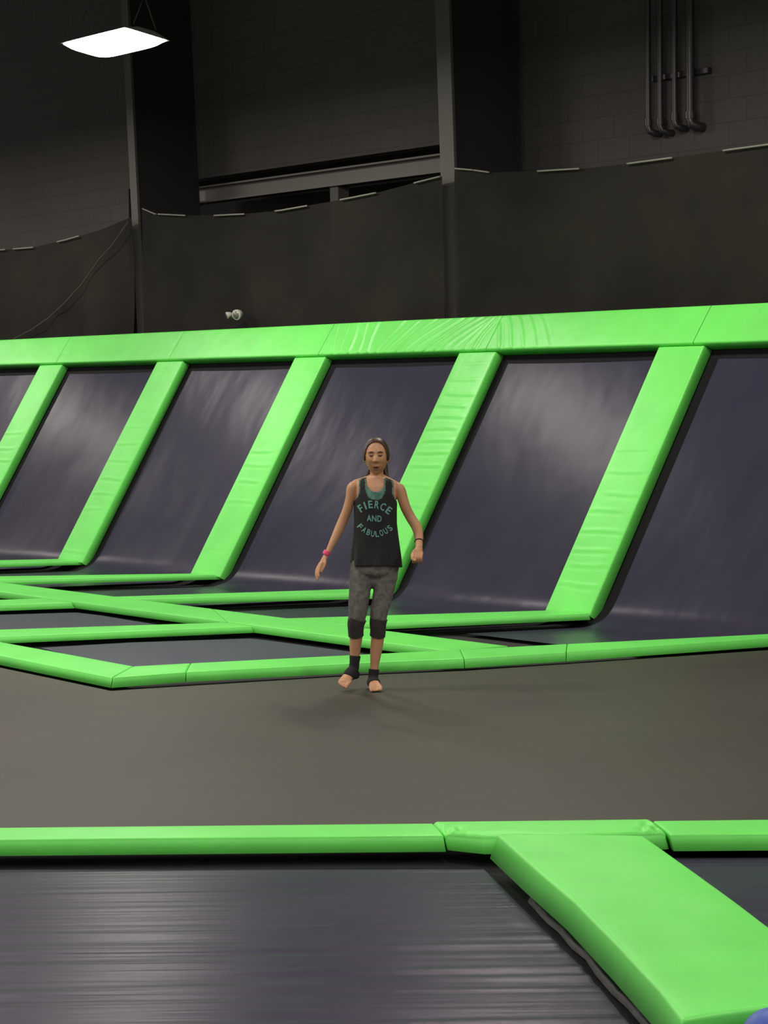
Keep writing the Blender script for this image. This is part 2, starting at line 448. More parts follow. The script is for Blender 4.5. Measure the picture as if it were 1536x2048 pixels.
o = pad('floor_pad', [T2(1306, 1641.5), T2(1700, 1637)], [T2(1347, 1702.5, .0), T2(1700, 1700, .0)], .0, ZF, n=60, r=.009)
tag(o, 'green pad at right edge beside the crumpled overlap', 'pad', FR)
# diagonal pad
ZC = .115
Lft = [T2(980, 1717, .02), T2(1049, 1783, .02), T2(1135, 1861, .02), T2(1222, 1956, .02), T2(1303, 2049, .02), T2(1346, 2041, ZC)]
Rgt = [T2(1288, 1671, ZC), T2(1336, 1705, ZC), T2(1436, 1776, ZC), T2(1536, 1851, ZC), T2(1724, 1989, ZC)]
o = pad('floor_pad', Rgt, Lft, .02, ZC, n=120, slope=.022, r=.013, rend=.012, ns=30, disp=lambda t, s, L, Wd: .006*noise.noise(Vector((t*3, s*4, 2))))
tag(o, 'broad thick green pad running diagonally towards the bottom right corner', 'pad')
Fz = -.03
def Zf(x, y): p = fl(x, y, Fz); return (p.x, p.y)
def rumpled_bed(lab, A, Bp, border):
    """mat between two side polylines, with fine cross wrinkles"""
    A = densify([Vector(p) for p in A], 60); Bp = densify([Vector(p) for p in Bp], 60)
    c = (A[30]+Bp[30])/2
    root = empty('trampoline_bed', (c.x, c.y, Fz)); bpy.context.view_layer.update()
    tag(root, lab, 'trampoline')
    V = []; Fc = []; nb = 60
    A2 = densify(A, 220); B2 = densify(Bp, 220)
    for i in range(220):
        for j in range(nb+1):
            p = A2[i].lerp(B2[i], j/nb)
            d = .0048*noise.noise(Vector((p.x*.45, p.y*13, 0))) + .0016*noise.noise(Vector((p.x*.9+4, p.y*34, 3))) 
            near = max(0, min(1, (7.9-p.y)/1.0)); d *= .10+1.25*near
            V.append((p.x, p.y, Fz+d))
    for i in range(219):
        for j in range(nb): Fc.append((i*(nb+1)+j, i*(nb+1)+j+1, (i+1)*(nb+1)+j+1, (i+1)*(nb+1)+j))
    o = mesh('mat', V, Fc, M_front, None, True)
    o.parent = root; o.matrix_parent_inverse = root.matrix_world.inverted()
    flat('spring_border', border, Fz-.014, M_black, root)
    return root
b1_ = rumpled_bed('navy shiny wrinkled trampoline bed filling the bottom left',
    [Zf(-150, 1740), Zf(-220, 2250)], [Zf(968, 1739), Zf(1068, 1840), Zf(1164, 1935), Zf(1270, 2060), Zf(1400, 2250)],
    [Zf(-220, 1690), Zf(1000, 1690), Zf(1120, 1800), Zf(1300, 1990), Zf(1560, 2260), Zf(-240, 2260)])
b2_ = rumpled_bed('navy trampoline bed at right edge beyond the broad diagonal pad',
    [Zf(1318, 1716), Zf(1745, 2100)], [Zf(1720, 1715), Zf(2050, 2100)],
    [Zf(1290, 1690), Zf(1760, 1690), Zf(2100, 2120), Zf(1740, 2120)])
# slack liner edge seen under the diagonal pad
liner = [Zf(1062, 1800), Zf(1100, 1842), Zf(1125, 1862), Zf(1150, 1893), Zf(1178, 1915), Zf(1200, 1948), Zf(1232, 1985), Zf(1262, 2012), Zf(1300, 2056)]
M_liner = plain('dark_grey_liner', (.009, .009, .012), .6)
V = []; Fc = []
L_ = densify([Vector(p) for p in liner], 80)
for i, p in enumerate(L_):
    d = .0015*math.sin(i*.9)+.006*noise.noise(Vector((i*.3, 0, 0)))
    for (ox, oz) in ((-.012, -.036), (-.004+d, -.020+d*.5), (.004+d, -.016), (.02, -.028), (.04, -.036)):
        V.append((p.x+ox, p.y+ox*.3, oz))
for i in range(79):
    for j in range(4): Fc.append((i*5+j, i*5+j+1, (i+1)*5+j+1, (i+1)*5+j))
o = mesh('liner_edge', V, Fc, M_liner); o.parent = b1_; o.matrix_parent_inverse = b1_.matrix_world.inverted()
o['label'] = 'crumpled dark liner edge'
# blue ball at the corner
bc = fl(1545, 2085, .0)
def uvs(c, rx, ry, rz, nu=32, nv=20):
    V = [(c[0], c[1], c[2]+rz)]; Fc = []
    for i in range(1, nv):
        a = math.pi*i/nv
        for j in range(nu):
            b = 2*math.pi*j/nu; V.append((c[0]+rx*math.sin(a)*math.cos(b), c[1]+ry*math.sin(a)*math.sin(b), c[2]+rz*math.cos(a)))
    V.append((c[0], c[1], c[2]-rz)); last = len(V)-1
    for j in range(nu): Fc.append((0, 1+j, 1+(j+1) % nu))
    for i in range(nv-2):
        for j in range(nu):
            a = 1+i*nu+j; b = 1+i*nu+(j+1) % nu; Fc.append((a, a+nu, b+nu, b))
    for j in range(nu): Fc.append((last, 1+(nv-2)*nu+(j+1) % nu, 1+(nv-2)*nu+j))
    return V, Fc
V, Fc = uvs((0, 0, 0), .09, .09, .09)
p_ = fl(1548, 2084, .062)
tag(mesh('ball', V, Fc, plain('blue_rubber', (.07, .12, .48), .5), None, True, Matrix.Translation((p_.x, p_.y, .062))), 'smooth blue ball-like object peeking in at bottom right corner', 'ball')

# ------------------------------------------------------------------ nets behind the wall
m, nt, bs = newmat('black_netting'); M_net = m
t = tex(nt, 'ShaderNodeTexNoise', 1.1, (1, 1, 1.3), detail=5, rough=.55)
ramp(nt, t, bs, [(.35, (.0155,.0145,.0125)), (.75, (.028,.026,.021))])
bs.inputs['Roughness'].default_value = .9; bs.inputs['Specular IOR Level'].default_value = .15; bs.inputs['Alpha'].default_value = .94
NETO = 1.6
def tube_mesh(pts, rad, nseg=8, caps=True):
    V = []; Fc = []; n = len(pts); prev = None
    for i, p in enumerate(pts):
        d = (pts[min(i+1, n-1)]-pts[max(i-1, 0)]).normalized()
        x = (prev - d*prev.dot(d)).normalized() if prev is not None else d.orthogonal().normalized()
        prev = x; y = d.cross(x)
        r_ = rad[i] if isinstance(rad, (list, tuple)) else rad
        for k in range(nseg):
            a = 2*math.pi*k/nseg; V.append(p + x*math.cos(a)*r_ + y*math.sin(a)*r_)
    for i in range(n-1):
        for k in range(nseg): Fc.append((i*nseg+k, i*nseg+(k+1) % nseg, (i+1)*nseg+(k+1) % nseg, (i+1)*nseg+k))
    if caps: Fc.append(tuple(range(nseg))); Fc.append(tuple(range((n-1)*nseg, n*nseg)))
    return V, Fc
M_cord = plain('pale_cord', (.26, .25, .22), .7)
M_cordd = plain('black_cord', (.01, .01, .01), .8)
def join(parts):
    V = []; Fc = []
    for v, f in parts:
        o_ = len(V); V += list(v); Fc += [tuple(i+o_ for i in q) for q in f]
    return V, Fc
def net(px, lab, whites, seed, cordpx=None):
    top = [pln(x, y, NETO) for x, y in px]
    bs_ = [(p-PB).dot(B) for p in top]; zs = [p.z for p in top]
    def ztop(b):
        for i in range(len(bs_)-1):
            if b <= bs_[i+1] or i == len(bs_)-2:
                t_ = (b-bs_[i])/(bs_[i+1]-bs_[i]); t_ = max(0, min(1, t_)); return zs[i]+(zs[i+1]-zs[i])*t_
    nb, nz = 90, 46; V = []; Fc = []; b0, b1 = bs_[0], bs_[-1]
    for i in range(nb+1):
        b = b0+(b1-b0)*i/nb; zt = ztop(b)
        for j in range(nz+1):
            v = j/nz; z = zt*(1-v) + 0.4*v
            e = min(1, v*3)
            yv = NETO + 0.09*noise.noise(Vector((b*1.3+seed, z*.7, seed)))*e + .03*noise.noise(Vector((b*4+z*1.5, z*.6, seed+5)))*e
            V.append((b, yv, z))
    for i in range(nb):
        for j in range(nz): Fc.append((i*(nz+1)+j, i*(nz+1)+j+1, (i+1)*(nz+1)+j+1, (i+1)*(nz+1)+j))
    root = mesh('safety_net', V, Fc, M_net, None, True, NF)
    bpy.context.view_layer.update()
    tag(root, lab, 'net', 'black safety nets hung behind the wall')
    # woven cord: pale lengths run in front of the net, the rest behind it
    pw = []; pd = []
    n = 240
    for a0, a1, wh in whites:
        seg = []
        for i in range(12):
            x = a0+(a1-a0)*i/11
            y = px[0][1]
            for (xa, ya), (xb, yb) in zip(px, px[1:]):
                if xa <= x <= xb: y = ya+(yb-ya)*(x-xa)/(xb-xa)
            seg.append(pln(x, y, NETO-(.03 if wh else -.03)))
        pw.append(tube_mesh(seg, .008, 6))
    inv = NF.inverted()
    def add(name, parts, mt):
        v, f = join(parts); o_ = mesh(name, [inv @ q for q in v], f, mt, None, True, NF); o_.parent = root; o_.matrix_parent_inverse = root.matrix_world.inverted(); return o_
    for q in pw:
        c_ = add('top_cord', [q], M_cord); c_['label'] = 'pale length of cord threaded along the top edge'
    if cordpx:
        cp = [pln(x, y, NETO-.06) for x, y in cordpx]
        cc = add('hanging_cord', [tube_mesh(cp, .007, 6)], M_edge); cc['label'] = 'thin grey cord hanging in a curve'
    return root
M_edge = plain('net_edge_grey', (.075, .073, .062), .8)
net([(-60, 503), (0, 500), (65, 495), (130, 480), (200, 460), (263, 434)], 'black safety net left of left steel column', [(-50, 10, 1), (26, 66, 1), (114, 158, 1)], 1,
    [(256, 444), (240, 468), (223, 492), (198, 519), (163, 569), (127, 608), (97, 636), (64, 659), (20, 682)])
net([(284, 417), (310, 428), (370, 431), (430, 431), (490, 428), (560, 421), (640, 407), (700, 396), (760, 384), (820, 368), (884, 352)], 'black safety net sagging between the two steel columns',
    [(285, 312, 1), (316, 370, 1), (428, 488, 1), (550, 614, 1), (680, 752, 1), (828, 880, 1)], 2)
net([(909, 337), (945, 340), (980, 345), (1080, 342), (1180, 336), (1250, 328), (1340, 316), (1440, 302), (1536, 289), (1640, 274)], 'black safety net right of right steel column',
    [(910, 946, 1), (948, 978, 1), (1075, 1158, 1), (1254, 1344, 1), (1446, 1640, 1)], 3)

# ------------------------------------------------------------------ columns, beam, pipes
def column(pxt, pxb, wid, lab):
    pt = pln(*pxt, 1.7); pb = pln(*pxb, 1.7)
    bt_, zt = (pt-PB).dot(B), pt.z; bb, zb = (pb-PB).dot(B), pb.z
    sl = (bt_-bb)/(zt-zb)
    def bx(z): return bb+sl*(z-zb)
    z0, z1 = -.06, 7.99
    def prism(name, x0, x1, y0, y1, mat, parent):
        V = []
        for z in (z0, z1):
            c = bx(z); V += [(c+x0, y0, z), (c+x1, y0, z), (c+x1, y1, z), (c+x0, y1, z)]
        o_ = mesh(name, V, [(0,1,2,3),(4,5,6,7),(0,1,5,4),(1,2,6,5),(2,3,7,6),(3,0,4,7)], mat, None, False, NF)
        if parent is not None: o_.parent = parent; o_.matrix_parent_inverse = parent.matrix_world.inverted()
        return o_
    root = empty('steel_column', PB+B*bx(0)+N*1.75); bpy.context.view_layer.update()
    tag(root, lab, 'column')
    prism('front_flange', 0, wid, 1.70, 1.73, M_steel, root)
    prism('web', wid*.42, wid*.58, 1.73, 2.50, M_dark, root)
    prism('rear_flange', 0, wid, 2.50, 2.53, M_dark, root)
    return bx
cxL = column((249, 150), (263, 430), .135, 'left grey steel column below the hanging lamp')
cxR = column((871, 50), (881, 345), .20, 'right grey steel column above the girl')
# beam along the wall between the columns
z1b, z0b = pln(880, 306, 2.56).z, pln(880, 344, 2.56).z
bL = cxL(4)-.4; bR = cxR(4)-.1
root = empty('steel_beam', PB+B*((bL+bR)/2)+N*2.7+Vector((0, 0, z0b))); bpy.context.view_layer.update()
tag(root, 'pale grey horizontal steel beam between the two columns', 'beam')
for nm, lo, hi in (('web', (bL, 2.66, z0b), (bR, 2.70, z1b)), ('flange', (bL, 2.58, z1b-.018), (bR, 2.78, z1b)), ('flange', (bL, 2.58, z0b), (bR, 2.78, z0b+.018))):
    o = box(nm, M_beam, lo, hi, NF); o.parent = root; o.matrix_parent_inverse = root.matrix_world.inverted()
pp = pln(668, 372, 2.62); bpp = (pp-PB).dot(B)
tag(box('support_post', M_steel, (bpp-.07, 2.62, -.06), (bpp+.07, 2.76, z0b-.002), NF), 'short grey post under the steel beam behind the net', 'post')
M_pipe = plain('black_pipe', (.03, .029, .027), .35)
pipes = [(1302, 1297, 252, 'leftmost of the four black pipes high on the wall'), (1326, 1321, 250, 'second black wall pipe from the left'),
         (1354, 1350, 241, 'third black wall pipe from the left'), (1387, 1381, 238, 'rightmost and thickest black wall pipe')]
for i, (xt, xb, yb, lab) in enumerate(pipes):
    pb = pln(xb, yb, 2.50); b_ = (pb-PB).dot(B); rr = .036 if i == 3 else .026
    root = empty('wall_pipe', pb); bpy.context.view_layer.update(); tag(root, lab, 'pipe', 'black pipes on the back wall')
    v, f = tube_mesh([Vector((b_, 2.50, 7.99)), Vector((b_, 2.50, 5.4)), Vector((b_, 2.50, pb.z))], rr, 16)
    o = mesh('pipe', v, f, M_pipe, None, True, NF); wedges(o); o.parent = root; o.matrix_parent_inverse = root.matrix_world.inverted()
    v, f = join([tube_mesh([Vector((b_, 2.50, pb.z+.06)), Vector((b_, 2.50, pb.z))], rr*1.35, 16), tube_mesh([Vector((b_, 2.50, pb.z)), Vector((b_+.02, 2.50, pb.z-.05)), Vector((b_+.05, 2.54, pb.z-.07)), Vector((b_+.05, 2.598, pb.z-.07))], rr*1.2, 12)])
    o = mesh('elbow', v, f, M_pipe, None, True, NF); wedges(o); o.parent = root; o.matrix_parent_inverse = root.matrix_world.inverted()
pl_ = pln(1296, 158, 2.5); pr_ = pln(1408, 150, 2.5)
tag(box('pipe_bracket', M_pipe, ((pl_-PB).dot(B), 2.545, pl_.z-.02), ((pr_-PB).dot(B), 2.598, pl_.z+.03), NF, bevel=.004), 'black bracket bar clamping the four wall pipes', 'bracket')

# twin-head emergency light
pe = pln(470, 630, 1.50)
root = empty('emergency_light', pe); root.matrix_world = frame(pe, B, N, Vector((0, 0, 1))); bpy.context.view_layer.update()
tag(root, 'small white twin-head emergency light just above the green top pad', 'emergency light')
M_white = plain('white_plastic', (.50, .49, .44), .5)
M_lens = plain('grey_lens', (.16, .16, .14), .2)
def child(name, v, f, mat, par, smooth=True):
    o_ = mesh(name, v, f, mat, None, smooth); o_.parent = par; return o_
def head(c, d, r, L):
    d = d.normalized()
    return tube_mesh([c-d*L, c-d*L*.6, c, c+d*L*.25, c+d*L*.3], [r*.35, r*.75, r, r, r*.9], 20)
v, f = join([tube_mesh([Vector((-.03, -.01, -.02)), Vector((.04, -.01, -.02))], .018, 10)]); child('body', v, f, M_lens, root)
v, f = uvs((0, .02, -.005), .05, .04, .035, 20, 12); child('mount', v, f, M_white, root)
for cx, r_, dx, L in ((-.085, .036, -.35, .05), (.085, .055, .25, .07)):
    v, f = head(Vector((cx, -.03, .0)), Vector((dx, -1, -.25)), r_, L); h_ = child('lamp_head', v, f, M_white, root)
    d = Vector((dx, -1, -.25)).normalized(); c = Vector((cx, -.03, 0))+d*L*.305
    v, f = tube_mesh([c, c+d*.003], r_*.7, 16); child('lens', v, f, M_lens, h_)

# ------------------------------------------------------------------ hanging lamp
tilt = .17
Yt = (N*math.cos(tilt) + Vector((0, 0, -1))*math.sin(tilt)).normalized()
Bt_ = B
Zt = Bt_.cross(Yt).normalized(); Zt = Zt if Zt.z > 0 else -Zt
LM = frame(LAMP0, Bt_, Yt, Zt)
root = empty('ceiling_lamp', LAMP0); root.matrix_world = LM; bpy.context.view_layer.update()
tag(root, 'glowing white high bay lamp hanging on wires at top left', 'lamp')
M_house = plain('grey_lamp_housing', (.35, .34, .33), .5)
hl, hw = .56, .24
V = [(-hl, -hw, 0), (hl, -hw, 0), (hl, hw, 0), (-hl, hw, 0), (-hl+.03, -.09, .05), (hl-.03, -.09, .05), (hl-.03, .09, .05), (-hl+.03, .09, .05)]
Fc = [(4,5,6,7),(0,1,5,4),(1,2,6,5),(2,3,7,6),(3,0,4,7),(0,1,2,3)]
child('housing', V, Fc, M_house, root, False)
m, nt, bs = newmat('lit_diffuser'); bs.inputs['Base Color'].default_value = (1, 1, 1, 1)
bs.inputs['Emission Color'].default_value = (1, .95, .9, 1); bs.inputs['Emission Strength'].default_value = 14
V = []; Fc = []; nx, ny = 20, 12
for i in range(nx+1):
    for j in range(ny+1):
        x = -1+2*i/nx; y = -1+2*j/ny
        V.append((x*(hl-.005), y*(hw-.005)*(1-.10*x**4), -.005-.055*(max(0, 1-x**6))**.5*(max(0, 1-y**4))**.5))
for i in range(nx):
    for j in range(ny): Fc.append((i*(ny+1)+j, i*(ny+1)+j+1, (i+1)*(ny+1)+j+1, (i+1)*(ny+1)+j))
child('diffuser', V, Fc, m, root)
M_wire = plain('thin_wire', (.12, .11, .10), .5)
inv = LM.inverted()
for sx in (-1, 1):
    e1 = LM @ Vector((sx*(hl-.06), -.12, .07)); e2 = LM @ Vector((sx*(hl-.06), .12, .07)); j_ = (e1+e2)/2+Vector((0, 0, .28))
    parts = [tube_mesh([e1, j_], .005, 6), tube_mesh([e2, j_], .005, 6), tube_mesh([j_, j_+Vector((0, 0, 7.99-j_.z))], .005, 6)]
    v, f = join(parts); child('hanging_wire', [inv @ q for q in v], f, M_wire, root)
l = lamp_light(LAMP0 + Vector((0, 0, -.08)), LAMP_W)
l.parent = root; l.matrix_parent_inverse = root.matrix_world.inverted()

#GIRL
# ------------------------------------------------------------------ the girl
GR = fl(750, 1379, 0.0) + Vector((0, 0, .004))
def G(px, py, dy=0.0):
    v = ray(px, py); t = (GR.y+dy-CP.y)/v.y; return CP + v*t - GR
PX = 1/343.0
girl = empty('person', GR); bpy.context.view_layer.update()
tag(girl, 'girl in black tank top and grey cropped leggings bouncing barefoot on the grey mat', 'person')
def catmull(P, t):
    n = len(P)-1; i = min(n-1, int(t*n)); f = t*n-i
    g = lambda k: P[max(0, min(n, k))]
    a, b, c, d = g(i-1), g(i), g(i+1), g(i+2)
    return b*1.0 + (c-a)*(.5*f) + (a*2-b*5+c*4-d)*(.5*f*f) + (b*3-a-c*3+d)*(.5*f**3)
def limb(pts, rad, side=(1, 0, 0), sub=8, nseg=28, cap=True, flat_=False):
    """smooth tapering tube; rad: (half width along side, half depth)"""
    n = (len(pts)-1)*sub
    R_ = [Vector((r[0], r[1], 0)) if isinstance(r, (tuple, list)) else Vector((r, r, 0)) for r in rad]
    C = [catmull(pts, i/n) for i in range(n+1)]; RR = [catmull(R_, i/n) for i in range(n+1)]
    rings = []
    side = Vector(side)
    for i in range(n+1):
        d = (C[min(i+1, n)]-C[max(i-1, 0)]).normalized(); x = (side-d*side.dot(d)).normalized(); y = d.cross(x)
        rings.append((C[i], x, y, RR[i].x, RR[i].y, d))
    if cap:
        c, x, y, a, b, d = rings[0]; e = min(a, b)
        pre = [(c-d*e*math.sin(q), x, y, a*math.cos(q), b*math.cos(q), d) for q in (1.45, 1.15, .8, .4)]
        c, x, y, a, b, d = rings[-1]; e = min(a, b)
        post = [(c+d*e*math.sin(q), x, y, a*math.cos(q), b*math.cos(q), d) for q in (.4, .8, 1.15, 1.45)]
        rings = pre+rings+post
    V = []; Fc = []
    for (c, x, y, a, b, d) in rings:
        for k in range(nseg):
            q = 2*math.pi*k/nseg; V.append(c+x*(math.cos(q)*a)+y*(math.sin(q)*b))
    m_ = len(rings)
    for i in range(m_-1):
        for k in range(nseg): Fc.append((i*nseg+k, i*nseg+(k+1) % nseg, (i+1)*nseg+(k+1) % nseg, (i+1)*nseg+k))
    Fc.append(tuple(reversed(range(nseg)))); Fc.append(tuple(range((m_-1)*nseg, m_*nseg)))
    return V, Fc
def remesh(o, vox, sm=4):
    r = o.modifiers.new('remesh', 'REMESH'); r.mode = 'VOXEL'; r.voxel_size = vox; r.use_smooth_shade = True
    s = o.modifiers.new('smooth', 'SMOOTH'); s.factor = .5; s.iterations = sm
def skinmat(name, c, rough=.5):
    m, nt, bs = newmat(name); t = tex(nt, 'ShaderNodeTexNoise', 9, detail=3)
    ramp(nt, t, bs, [(.3, tuple(x*.9 for x in c)), (.7, tuple(x*1.08 for x in c))])
    bs.inputs['Roughness'].default_value = rough
    bs.inputs['Subsurface Weight'].default_value = .12; bs.inputs['Subsurface Radius'].default_value = (.012, .005, .003); bs.inputs['Subsurface Scale'].default_value = 1
    return m
M_skin = skinmat('skin', (.50, .265, .14))
M_hair = plain('dark_brown_hair', (.045, .018, .009), .48)
def fabric(name, c0, c1, scale=60, rough=.85, st=(1, 1, 1)):
    m, nt, bs = newmat(name); t = tex(nt, 'ShaderNodeTexNoise', scale, st, detail=4)
    ramp(nt, t, bs, [(.35, c0), (.65, c1)]); bs.inputs['Roughness'].default_value = rough
    t2 = tex(nt, 'ShaderNodeTexNoise', 14, (1, 1, .6), detail=3); bump(nt, bs, t2, .35, .006); return m
M_shirt = fabric('black_jersey', (.007, .0075, .007), (.011, .011, .010))
M_leg = fabric('heather_grey_jersey', (.10, .097, .09), (.165, .16, .148), 45)
M_cuff = fabric('charcoal_jersey', (.028, .026, .024), (.042, .039, .036), 45)
M_wrap = fabric('black_elastic', (.006, .006, .006), (.010, .010, .010))
M_teal = fabric('teal_green_fabric', (.05, .15, .115), (.11, .24, .19), 30)
M_print = plain('teal_print', (.13, .33, .29), .6)
M_pink = plain('pink_band', (.80, .07, .20), .5)

TRI = [(953, 754, 13, .050), (957, 754, 22, .052), (960, 753.5, 32, .055), (964, 753, 39, .062), (972, 752.5, 42, .074), (985, 752, 42.5, .083),
       (1000, 751.5, 41, .088), (1020, 751, 40, .088), (1045, 751, 37, .083), (1070, 751, 35.5, .080), (1092, 751, 38, .085), (1112, 751, 43, .095), (1135, 751, 46, .103), (1152, 750, 44, .10)]
SHI = [(955, 753.5, 18, .056), (959, 753.5, 30, .060), (963, 753, 38, .066), (970, 752.5, 42, .076), (985, 752, 43.5, .088),
       (1000, 751, 42, .095), (1020, 750.8, 41.5, .098), (1045, 751, 41.5, .098), (1070, 752, 43.5, .098), (1095, 752.5, 46.5, .104), (1118, 753, 49, .112), (1130, 753, 50, .116)]
def prof(T_, py):
    for a, b in zip(T_, T_[1:]):
        if py <= b[0]:
            t = max(0, (py-a[0])/(b[0]-a[0])); return [a[i]+(b[i]-a[i])*t for i in range(4)]
    return T_[-1]
def trunk_pt(T_, py, th, off_=0.0):
    _, cx, hw, d = prof(T_, py)
    s, c = math.sin(th), math.cos(th)
    sx = math.copysign(abs(s)**.9, s); cy_ = math.copysign(abs(c)**.9, c)
    x = cx + (hw+off_*343)*sx; y = .012 - (d+off_)*cy_
    return G(x, py+(x-752)*.05, 0) + Vector((0, y, 0)), x
def trunk(T_, y0, y1, ny, nt_):
    V = []; Fc = []
    for i in range(ny+1):
        py = y0+(y1-y0)*i/ny
        for k in range(nt_): V.append(trunk_pt(T_, py, 2*math.pi*k/nt_)[0])
    for i in range(ny):
        for k in range(nt_): Fc.append((i*nt_+k, i*nt_+(k+1) % nt_, (i+1)*nt_+(k+1) % nt_, (i+1)*nt_+k))
    Fc.append(tuple(reversed(range(nt_)))); Fc.append(tuple(range(ny*nt_, (ny+1)*nt_)))
    return V, Fc
P_ = PX
def pr(*a): return [x*P_ for x in a]
parts = [trunk(TRI, 953, 1122, 60, 48)]
# neck
parts.append(limb([G(754, 972, .012), G(754, 960, .012), G(753.5, 946, .008), G(753, 930, .01)], [(.046, .046), (.042, .044), (.039, .043), (.040, .045)]))
# trapezius and collar bones
parts.append(limb([G(712, 967, .015), G(735, 960.5, .02), G(754, 955, .022), G(774, 962, .02), G(796, 973, .015)], [.024, .025, .030, .025, .024], (0, 1, 0)))
# arms
parts.append(limb([G(713, 972, .01), G(705, 976, .01), G(700.5, 997, .01), G(695, 1018, .012), G(687, 1038, .015), G(679.5, 1056, .008), G(670, 1076, -.01), G(660.5, 1095, -.03), G(655, 1106, -.04)],
    [pr(10, 11), pr(11.5, 13), pr(9.8, 12), pr(9.8, 11.5), pr(9.6, 10.5), pr(9.8, 10.5), pr(8.4, 9), pr(6.3, 6.5), pr(5.2, 5.6)]))
parts.append(limb([G(791, 976, .01), G(799, 979, .01), G(805.5, 998, .012), G(812, 1017, .015), G(822, 1036, .016), G(833, 1054, .0), G(837.5, 1073, -.05), G(838, 1086, -.09), G(838, 1094, -.115)],
    [pr(10, 11), pr(11.5, 13), pr(10.8, 12), pr(10.4, 11.5), pr(10.2, 10.8), pr(10.4, 10.8), pr(9.2, 9.4), pr(7.8, 7.4), pr(7.2, 6.6)]))
# relaxed hand, image left
wr = G(655, 1106, -.04); kn = G(643, 1127, -.05)
parts.append(limb([wr, G(650, 1115, -.043), G(645, 1124, -.048), kn], [pr(5, 4.6), pr(6.2, 5.2), pr(7, 4.6), pr(6.6, 4.0)], (0.45, -.75, .2)))
for i, (dx, dd, ln) in enumerate([(-4.5, .012, .95), (-2.5, -.004, 1.08), (-.3, -.02, 1.04), (1.8, -.034, .86)]):
    a = G(643+dx*.6, 1126, -.05+dd); b = G(638+dx, 1126+13*ln, -.056+dd); c = G(635.5+dx*.8, 1126+24*ln, -.062+dd); d = G(636.5+dx*.6, 1126+31*ln, -.07+dd)
    parts.append(limb([a, b, c, d], pr(2.7, 2.5, 2.3, 1.9), nseg=12))
parts.append(limb([G(650, 1115, -.055), G(650, 1126, -.075), G(646.5, 1136, -.088), G(643, 1144, -.09)], pr(3.2, 3.0, 2.6, 2.1), nseg=12))
# loose fist, image right
parts.append(limb([G(838, 1094, -.115), G(837, 1101, -.125), G(835, 1110, -.135)], [pr(7, 6), pr(9, 6.5), pr(10.5, 7)]))
for i in range(4):
    x = 827+i*5.2
    a = G(x+1.5, 1106, -.150); b = G(x, 1115, -.172); c = G(x-.5, 1122.5, -.162); d = G(x, 1124, -.142); e = G(x+1, 1117, -.130)
    parts.append(limb([a, b, c, d, e], pr(2.9, 3.0, 2.8, 2.6, 2.2), nseg=12, sub=5))
parts.append(limb([G(829, 1102, -.14), G(824.5, 1110, -.155), G(825, 1118, -.172), G(830, 1121, -.182)], pr(3.6, 3.4, 3.0, 2.5), nseg=12))
# legs
LA = [(725, 1128, 0, 21.5), (723, 1146, 0, 22), (721, 1168, -.005, 21), (718, 1198, -.015, 19.5), (715, 1227, -.025, 17), (712, 1247, -.02, 14.6), (711.5, 1262, -.005, 13), (712, 1276, .005, 12.8), (710.5, 1295, .012, 11.6), (710, 1312, .012, 9.4), (708.5, 1330, .01, 8.0), (707, 1338, .01, 8.3)]
LB = [(775, 1128, 0, 21.5), (773, 1146, 0, 22), (769.5, 1168, 0, 20.5), (764, 1198, 0, 18.5), (757.5, 1227, -.008, 16.2), (756, 1247, -.005, 14.2), (756, 1262, .005, 13), (755, 1278, .014, 13.2), (752, 1303, .02, 12), (749.5, 1325, .018, 9.4), (747.5, 1345, .015, 8.2), (746, 1358, .012, 8.6)]
def leg(Lst, grow=0.0, i0=0, i1=None):
    L2 = Lst[i0:i1]; return limb([G(a, b, c) for a, b, c, r in L2], [(r*P_+grow, r*P_*1.04+grow) for a, b, c, r in L2])
parts.append(leg(LA)); parts.append(leg(LB))
# feet
def foot(ankle, heel, mid, ball, toes, side, wd, par):
    par.append(limb([heel, (heel+mid)/2+Vector((0, 0, .004)), mid, ball], [(.024, .024), (.027, .030), (.032, .026), (wd, .016)], side))
    par.append(limb([ankle, (ankle+mid)/2, mid], [(.024, .027), (.026, .028), (.028, .022)], side))
    d = (ball-mid).normalized(); sv = Vector(side)
    for i, (o_, ln, r) in enumerate(toes):
        a = ball+sv*o_-d*.012; par.append(limb([a, a+d*(ln*.55+.012)+Vector((0, 0, .002)), a+d*(ln+.012)-Vector((0, 0, .003))], [r, r*1.0, r*.85], side, nseg=14))
hb = G(746, 1358, .012); 
s2 = Vector((.97, -.22, 0)).normalized(); fdir = Vector((.16, -.98, 0)).normalized()
base = Vector((hb.x-.002, hb.y, 0))
foot(hb, base-fdir*.045+Vector((0, 0, .026)), base+fdir*.055+Vector((0, 0, .036)), base+fdir*.115+Vector((0, 0, .019)),
     [(-.031, .034, .0115), (-.011, .031, .009), (.005, .027, .0085), (.019, .022, .008), (.031, .016, .0078)], tuple(s2), .039, parts)
ha = G(707, 1338, .01); tip = G(681, 1366, -.095); fd = (tip-ha).normalized()
s1 = Vector((.80, -.5, -.25)); s1 = (s1-fd*s1.dot(fd)).normalized()
up_ = s1.cross(fd).normalized(); up_ = up_ if up_.z > 0 else -up_
foot(ha, ha-fd*.012-up_*.05, ha+fd*.060-up_*.014, ha+fd*.105-up_*.022,
     [(.031, .030, .0115), (.012, .030, .009), (-.004, .026, .0085), (-.018, .021, .008), (-.030, .015, .0078)], tuple(s1), .038, parts)
